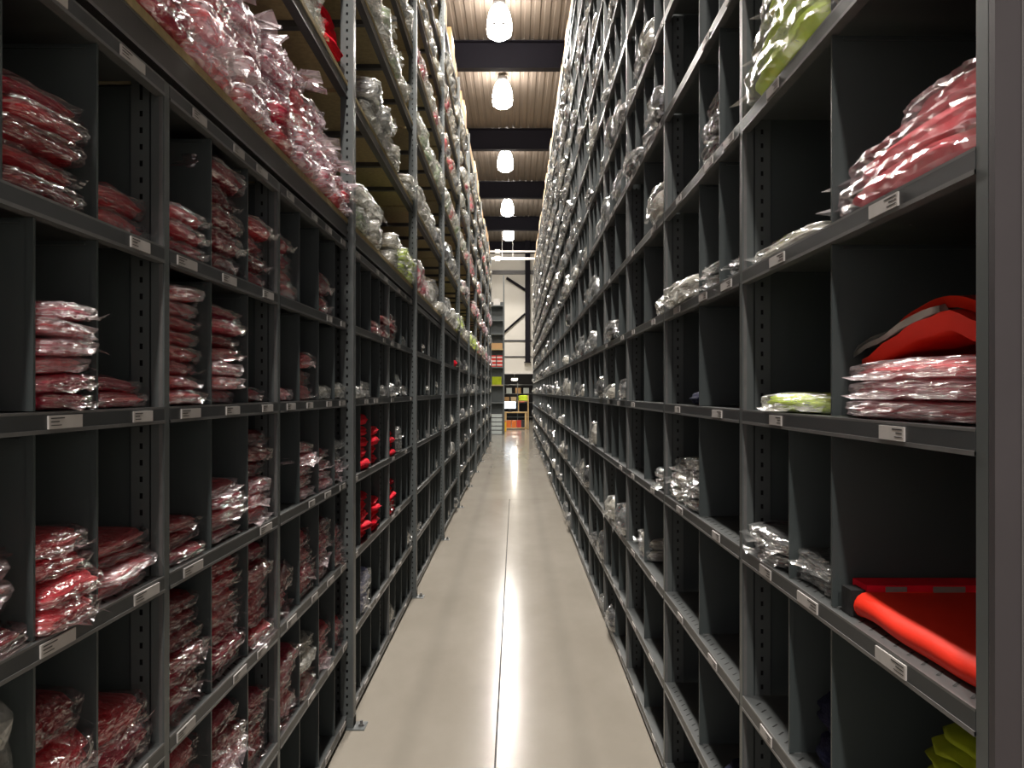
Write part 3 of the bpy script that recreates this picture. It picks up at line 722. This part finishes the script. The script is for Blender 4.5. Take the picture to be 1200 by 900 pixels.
# pink packs, sixth shelf
z5 = RLEV[5]
for i, (dy, sy, sz, dx) in enumerate([(0, .50, .055, 0), (-.01, .52, .055, .01), (-.03, .46, .05, .03), (-.08, .36, .05, .05)]):
    pack(XR+.01+dx, 1.385+dy, z5+.001+.045*i, .34, sy, sz, 'spink', 'bright salmon garment in clear film, %s on upper shelf near right post' % ['bottom', 'second', 'third', 'top'][i], 'salmon packs on the upper right shelf', 1, False, random.uniform(-.04, .04)) if False else None
def long_pack(x0, y0, y1, z, dep, th, col, fm, label, group, seed, spikes=True, wavy=.02):
    t = thing('wrapped_garment', (x0, y0, z), label, 'garment pack', group)
    L = y1-y0; 
    b = MB(); blob(b, col, seed, (8, 16, 6), 5, (1, 1, 1), 0, .06, 2.2, folds=2)
    b.v = [((p[0]+.5)*dep, (p[1]+.5)*L, p[2]*th) for p in b.v]; obj('garment', b.mesh('garment', True), t)
    b = MB(); blob(b, fm, seed+9, (14, 26, 7), 6, (1, 1, 1), 0, .05, 3.0, ridged=True)
    b.v = [((p[0]+.5)*dep*1.05-.01, (p[1]+.5)*L*1.05, max(0.0, p[2]*th*1.08)) for p in b.v]
    if spikes:
        rs = random.Random(seed)
        for q in range(3):
            k = len(b.v); uu = .01+.05*q; zz = th*rs.uniform(.2, .9); ln = rs.uniform(.05, .11)
            b.v += [(uu, L*.97, zz), (uu+.03, L*.98, zz+.02), (uu-.02, L+ln, zz+rs.uniform(0, .04)), (uu+.04, L*.97, zz-.02)]
            b.f += [(k, k+1, k+2), (k, k+2, k+3)]; b.m += [0, 0]
    obj('plastic_wrap', b.mesh('plastic_wrap', False), t)
    return t
long_pack(XR+.008, 1.13, 1.63, z5+.001, .33, .060, 'fsalmon', 'filmh', 'bright salmon garment in clear film, lowest on upper right shelf', 'salmon packs on the upper right shelf', 3)
long_pack(XR+.02, 1.13, 1.60, z5+.058, .30, .050, 'fsalmon', 'filmh', 'bright salmon garment in clear film, middle on upper right shelf', 'salmon packs on the upper right shelf', 8)
long_pack(XR+.04, 1.13, 1.42, z5+.104, .28, .050, 'fsalmon', 'filmh', 'shorter salmon garment in clear film, topmost on upper right shelf', 'salmon packs on the upper right shelf', 14, False)
long_pack(XR+.01, 1.72, 2.20, z5+.001, .25, .030, 'fpale', 'filmp', 'flat white plastic bag lying beyond the salmon packs', None, 21)
long_pack(XR+.05, 1.95, 2.2, z5+.030, .15, .025, 'flime', 'filmc', 'small lime garment on the flat white plastic bag', None, 25, False)
# lime packs, seventh shelf
z6 = RLEV[6]
for i in range(3):
    long_pack(XR-.01+.012*i, 1.66, 2.22-.03*i, z6+.001+.088*i, .34, .095, 'flime', 'filmp', 'lime garment in milky film, %s of the high right pile' % ['bottom', 'middle', 'top'][i], 'lime packs high in the right rack', 40+i)
long_pack(XR+.0, 1.13, 1.62, z6+.001, .32, .05, 'fpink', 'filmc', 'salmon wrapped garment on the shelf above the frame at right', None, 60)
# yellow-green pile, third shelf
z2 = RLEV[2]
t0 = 0
for i in range(15):
    ps = 'bottom' if i == 0 else 'top' if i == 14 else nth(i)+' up'
    t = thing('folded_textile', (XR+.045+.004*i+random.uniform(-.008, .008), 1.125, z2+.001+.0245*i), 'crumpled yellow-green garment, %s in the low right pile beside the post' % ps, 'clothing', 'yellow-green garments in the lower right corner')
    b = MB(); blob(b, 'folive', 70+i, (9, 14, 3), 3.0, (1, 1, 1), 0, .10, 2.8)
    Lx = .47-.012*i+random.uniform(-.02, .02)
    b.v = [((p[0]+.5)*.30, (p[1]+.5)*Lx, p[2]*.031) for p in b.v]
    obj('body', b.mesh('body', True), t, rot=(-.10, 0, random.uniform(-.06, .06)), loc=(0, 0, .0 if i else .0))
# ------------------------------------------------------------ boxes on top of the racks
rnd = random.Random(9)
def carton(x, y, z, sx, sy, sz, m, label, group):
    t = thing('cardboard_box', (x, y, z), label, 'box', group)
    b = MB(); b.box(-sx/2, sx/2, -sy/2, sy/2, 0, sz, m); obj('body', b.mesh('body'), t)
    b = MB(); b.box(-sx/2-.001, sx/2+.001, -.025, .025, sz*.7, sz+.001, 'tape'); obj('tape', b.mesh('tape'), t)
    return t
y = 6.0; i = 0
while y < 26:
    sy = rnd.uniform(.5, .75); sz = rnd.uniform(.25, .5); gap = .02 if rnd.random() < .6 else rnd.uniform(.3, .9)
    carton(XL-.27, y+sy/2, 5.82, .5, sy, sz, rnd.choice(['card', 'card', 'cardlight']), '%s brown carton from camera atop the left rack' % nth(i) if i < 26 else 'brown carton atop the left rack', 'cartons on top of the left rack')
    y += sy+gap; i += 1
y = 8.0; i = 0
while y < 29:
    sy = rnd.uniform(.5, .75); sz = rnd.uniform(.25, .45); gap = .02 if rnd.random() < .5 else rnd.uniform(.3, .9)
    carton(XR+.26, y+sy/2, RTOP+.001, .46, sy, sz, rnd.choice(['cardlight', 'card', 'cardlight']), '%s pale carton from camera atop the right rack' % nth(i) if i < 26 else 'pale carton atop the right rack', 'cartons on top of the right rack')
    y += sy+gap; i += 1
b = MB(); b.box(-.12, .12, -.15, .15, 0, .16, 'redbox'); b.box(-.125, .125, -.155, .155, .12, .17, 'white'); tag(obj('red_box', b.mesh('red_box'), None, (XR+.10, 7.6, RTOP+.001)), 'small red box with white lid edge atop the right rack', 'box')

# ------------------------------------------------------------ the far end of the aisle
t = thing('end_shelving', (-.99, 30.9, 0), 'narrow grey shelving unit facing the camera at the far end of the left rack', 'shelving')
for x in (0, .53):
    b = MB(); b.box(x, x+.05, 0, .05, 0, 5.95, 'post'); obj('post', b.mesh('post'), t)
ESH = [.02, 1.2, 1.86, 2.53, 3.2, 3.77, 4.28, 4.83]
for z in ESH:
    b = MB(); b.box(.05, .53, 0, .5, z-.04, z, 'post' if z not in (1.86, 3.2) else 'chip'); obj('shelf', b.mesh('shelf'), t)
b = MB(); b.box(0, .58, .5, .51, 0, 5.0, 'panel'); obj('back_panel', b.mesh('back_panel'), t)
for q in range(5):
    t = thing('storage_crate', (-.70, 31.1, .02+.155*q), 'pale grey crate, %s of the stack under the far end shelving' % ('bottom' if q == 0 else 'top' if q == 4 else nth(q)+' up'), 'crate', 'stacked crates at the aisle end')
    b = MB(); b.box(-.2, .2, -.15, .15, 0, .13, 'cratec'); obj('body', b.mesh('body'), t)
    b = MB(); b.box(-.21, .21, -.16, .16, .13, .15, 'dark'); obj('rim', b.mesh('rim'), t)
for q in range(6):
    b = MB(); b.box(-.1, .1, -.1, .1, 0, .14, 'redbox'); b.box(-.101, .101, -.101, .0, .05, .09, 'white')
    tag(obj('small_box', b.mesh('small_box'), None, (-.83+.24*(q % 2), 31.05, 2.531+.142*(q//2))), 'small red and white box, %s row %s on the far end shelving' % (['bottom', 'middle', 'top'][q//2], ['left', 'right'][q % 2]), 'box', 'red and white boxes at the aisle end')
carton(-.70, 31.15, 3.2, .42, .35, .22, 'card', 'brown carton on the chipboard shelf of the far end unit', None)
carton(-.70, 31.15, 4.83, .25, .3, .25, 'white', 'white carton topmost on the far end unit', None)
carton(-.70, 31.15, 1.86, .35, .35, .30, 'folive', 'olive carton halfway up the far end unit', None)
b = MB(); b.box(-.13, .13, -.12, .12, 0, .42, 'yellow'); b.box(-.14, .14, -.13, .13, .38, .42, 'orange'); tag(obj('yellow_bin', b.mesh('yellow_bin'), None, (-.50, 33.5, 0)), 'yellow bin standing at the far end beside the desk', 'bin')
t = thing('packing_desk', (0, 35, 0), 'light wooden packing desk with a screen at the far aisle end', 'desk')
b = MB(); b.box(-.48, .50, -.02, .65, .70, .74, 'wood'); obj('desktop', b.mesh('desktop'), t)
b = MB(); b.box(-.48, .50, .0, .6, .05, .08, 'wood'); obj('lower_shelf', b.mesh('lower_shelf'), t)
for x, y in ((-.46, 0), (.40, 0), (-.46, .58), (.40, .58)):
    b = MB(); b.box(x, x+.08, y, y+.05, 0, .70, 'wood'); obj('leg', b.mesh('leg'), t)
for x in (.40,):
    b = MB(); b.box(x+.12, x+.17, .4, .45, 0, 1.45, 'wood'); obj('upright', b.mesh('upright'), t)
b = MB(); b.box(.10, .57, .35, .6, 1.18, 1.21, 'wood'); b.box(.12, .15, .4, .45, .74, 1.18, 'wood'); obj('upper_shelf', b.mesh('upper_shelf'), t)
t = thing('monitor', (-.23, 35.2, .74), 'lit computer monitor standing on the packing desk', 'monitor')
b = MB(); b.box(-.25, .25, 0, .03, .12, .46, 'dark'); obj('casing', b.mesh('casing'), t)
b = MB(); b.box(-.235, .235, -.003, 0, .15, .44, 'screen'); obj('screen', b.mesh('screen'), t)
b = MB(); b.box(-.03, .03, .005, .03, 0, .13, 'dark'); b.box(-.1, .1, -.06, .1, 0, .012, 'dark'); obj('stand', b.mesh('stand'), t)
for i in range(3):
    b = MB(); blob(b, 'flime', 90+i, (6, 5, 3), 3.5, (.42, .25, .08), 0, .08, 2); tag(obj('folded_textile', b.mesh('folded_textile', True), None, (.34, 35.48, 1.211+.075*i)), 'lime textile, %s on the shelf above the far desk' % ['bottom', 'middle', 'top'][i], 'clothing')
for i, (m, x, w_) in enumerate([('orange', -.30, .22), ('orange', -.06, .2), ('redbox', .15, .18), ('dark', .32, .12)]):
    b = MB(); b.box(-w_/2, w_/2, -.15, .15, 0, .28, m); b.box(-w_/2-.005, w_/2+.005, -.155, .155, .26, .30, m)
    tag(obj('storage_bin', b.mesh('storage_bin'), None, (x, 35.25, .081)), '%s bin under the far desk, %s from the left' % (['orange', 'orange', 'red', 'black'][i], ['first', 'second', 'third', 'fourth'][i]), 'bin')
for q, (x, z, m) in enumerate([(-.5, 1.0, 'card'), (-.1, 1.0, 'cardlight'), (.35, 1.0, 'redbox'), (-.35, 1.5, 'cratec'), (.15, 1.5, 'card'), (.6, 1.5, 'cratec')]):
    b = MB(); b.box(-.15, .15, -.15, .15, 0, .3, m); b.box(-.155, .155, -.155, .155, .26, .305, m)
    tag(obj('storage_box', b.mesh('storage_box'), None, (x, 46.2, z+.001)), 'dim box on the %s shelf of the room beyond, %s from the left' % (['lower', 'upper'][q//3], ['first', 'second', 'third'][q % 3]), 'box')
t = thing('storage_shelf', (0, 46, 0), 'dim grey shelf standing in the dark room beyond the end wall', 'shelving')
for z in (.2, 1.0, 1.5, 2.0):
    b = MB(); b.box(-.9, 1.1, 0, .5, z-.03, z, 'post'); obj('shelf', b.mesh('shelf'), t)
for x in (-.9, .1, 1.06):
    b = MB(); b.box(x, x+.04, -.01, .04, 0, 2.1, 'post'); obj('post', b.mesh('post'), t)
t = thing('office_lamp', (-.05, 44, 2.3), 'small bright ceiling lamp in the dark room beyond the end wall', 'lamp')
b = MB(); b.box(-.16, .16, -.1, .1, -.1, 0, 'tube'); obj('diffuser', b.mesh('diffuser'), t)
ld = bpy.data.lights.new('office_light', 'POINT'); ld.energy = 40; ld.color = (1, .9, .75); ld.shadow_soft_size = .1; obj('office_light', ld, t, (0, 0, -.2))
b = MB(); b.box(-.18, .18, -.12, .12, 0, .03, 'white'); b.box(-.01, .01, -.01, .01, .03, .5, 'white'); obj('housing', b.mesh('housing'), t)
print('OBJECTS', len(bpy.data.objects), 'individual right', bins)
